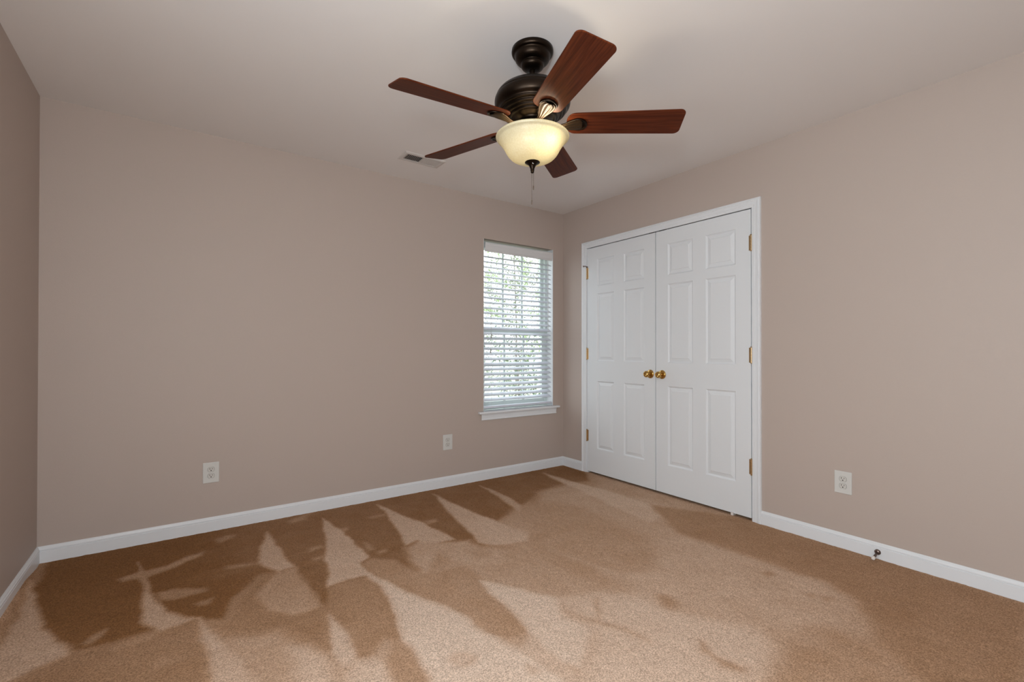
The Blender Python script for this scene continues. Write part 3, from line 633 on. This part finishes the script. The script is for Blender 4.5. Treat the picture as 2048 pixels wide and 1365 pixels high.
def arm_bm():
    """bracket from the hub out under the blade root, three raised ribs, ends in a rounded dished pad; z relative to the blade underside"""
    bm = bmesh.new()
    # (x, half width, z of centre)
    S = [(.060, .012, -.010), (.085, .011, -.020), (.110, .013, -.0225), (.135, .019, -.0205), (.155, .027, -.017), (.172, .0325, -.0145), (.190, .0345, -.0125), (.204, .031, -.0120), (.214, .020, -.0118)]
    S = smooth_prof(S, 4); rows = []
    nc = 25
    for x, hw, z in S:
        row = []
        for j in range(nc):
            u = -1+2*j/(nc-1); rib = .0022*(0.5+0.5*math.cos(u*PI*4)) if abs(u) < .99 else 0
            row.append(bm.verts.new((x + (.014*(1-u*u) if x > .185 else 0)*0, u*hw, z - rib*min(1, (x-.055)/.03) + .004*u*u)))
        rows.append(row)
    for A, B in zip(rows, rows[1:]):
        for j in range(nc-1): bm.faces.new((A[j], A[j+1], B[j+1], B[j]))
    ret = bmesh.ops.extrude_face_region(bm, geom=list(bm.faces))
    vs = [g for g in ret['geom'] if isinstance(g, bmesh.types.BMVert)]
    bmesh.ops.translate(bm, verts=vs, vec=(0, 0, .0035))
    return bm
def pad_bm():
    bm = bmesh.new()
    lathe(bm, [(0, -.0032), (.024, -.0036), (.0300, -.0045), (.0325, -.0095), (.0350, -.0105), (.0372, -.0085), (.0375, -.0032)], 40, Matrix.Translation((.196, 0, 0)) @ Matrix.Scale(1.08, 4, (1, 0, 0)), cap=True)
    return bm
dzs = [-.0204, -.0034, .0190, .0217, -.0170]; das = [-.0007, -.0457, .0128, .0077, .0259]
a0f, pz, z0b, zroot = -1.9127, -.2283, 2.1019, 2.110
b_me = a_me = p_me = None
for k in range(5):
    a = a0f + k*2*PI/5 + das[k]
    tz = z0b + dzs[k]; slope = math.atan2(tz-zroot, .644-.10); zax = zroot - .10*math.tan(slope)
    Mb = Matrix.Translation((1.2765-FX, 1.6281-FY, zax-H)) @ Matrix.Rotation(a, 4, 'Z') @ Matrix.Rotation(-slope, 4, 'Y') @ Matrix.Rotation(pz, 4, 'X')
    Ma = Matrix.Translation((1.2765-FX, 1.6281-FY, zax-H)) @ Matrix.Rotation(a, 4, 'Z') @ Matrix.Rotation(-slope, 4, 'Y') @ Matrix.Rotation(pz*.9, 4, 'X')
    if k == 0:
        bo = obj('blade', blade_bm(), M_wood, fan, bevel=.0018); ao = obj('blade_arm', arm_bm(), M_bronze2, fan, smooth=True)
        po = obj('mounting_pad', pad_bm(), M_bronze, ao, smooth=True)
    else:
        bo = bo.copy(); ao = ao.copy(); po = po.copy()
        for q in (bo, ao, po): C.objects.link(q)
        bo.parent = fan; ao.parent = fan; po.parent = ao
    bo.matrix_local = Mb; ao.matrix_local = Ma; po.matrix_local = Matrix.Identity(4)

# ------------------------------------------------------------------ outside
M_grass = mat('sunlit_lawn', (0.44, 0.48, 0.36), 0.9, mottle=0.3, bscale=3)
M_bark = mat('grey_bark', (0.22, 0.19, 0.16), 0.9, mottle=0.3, bscale=30)
M_leaf = [mat('pale_green_leaf', (0.36, 0.46, 0.22), 0.6), mat('dark_green_leaf', (0.13, 0.18, 0.11), 0.6), mat('grey_green_leaf', (0.20, 0.23, 0.15), 0.6)]
bm = NB(((-12, YB+.3, -.75), (26, 34, -.55)))
setp(obj('ground_outside', bm, M_grass), 'pale sunlit lawn outside the narrow window', 'lawn', kind='structure')
def tree(x, y, h, cr0, nleaf, mi, label, low=.8, size=.045):
    e = empty('leafy_tree', (x, y, -.55), label, 'tree', 'trees outside the window')
    bm = bmesh.new(); rg = random.Random(int(x*100)+7)
    tube(bm, [(0, 0, 0), (.04, .02, h*.4), (-.03, .05, h*.8)], [.024, .018, .010], 8); tips_ = []
    for i in range(46):
        z = low + (h-low)*rg.random(); a = rg.random()*2*PI; L_ = cr0*(.5+.5*rg.random())*(1.1-.6*abs(z/h-.5))
        p = Vector((L_*math.cos(a), L_*math.sin(a), z+L_*.35)); m_ = Vector((p.x*.5, p.y*.5, z+L_*.1+rg.uniform(-.05, .05)))
        tube(bm, [(0, .02, z*.95), m_, p], [.006, .004, .002], 5); tips_.append((Vector((0, 0, z*.95)), m_, p))
    obj('trunk', bm, M_bark, e)
    bm = bmesh.new()
    for i in range(nleaf):
        A, B, P = tips_[rg.randrange(len(tips_))]; t = rg.random()**.6
        q = (A.lerp(B, t) if t < .3 else B.lerp(P, (t-.3)/.7)) + Vector((rg.gauss(0, .10), rg.gauss(0, .10), rg.gauss(0, .10)))
        d = Vector((rg.gauss(0, 1), rg.gauss(0, 1), rg.gauss(0, 1))).normalized(); s_ = d.cross(Vector((rg.random(), rg.random(), rg.random()))).normalized()
        l = size*(.6+.8*rg.random()); w_ = l*.35; n_ = d.cross(s_)
        v = [bm.verts.new(q+o_) for o_ in (d*l, s_*w_+n_*w_*.3, -d*l, -s_*w_+n_*w_*.3)]; bm.faces.new((v[0], v[1], v[2])); bm.faces.new((v[0], v[2], v[3]))
    obj('foliage', bm, M_leaf[mi], e)
tree(6.75, 9.3, 5.4, 1.25, 3400, 2, 'grey green loosely leaved tree nearest behind the blind slats', size=.032)
tree(11.2, 15.0, 7.5, 2.3, 3600, 0, 'pale green tree farther off behind the grey green one', size=.06)
tree(4.35, 5.9, 2.0, .55, 1100, 1, 'darker low leafy bush behind the lower sash', low=.2, size=.028)
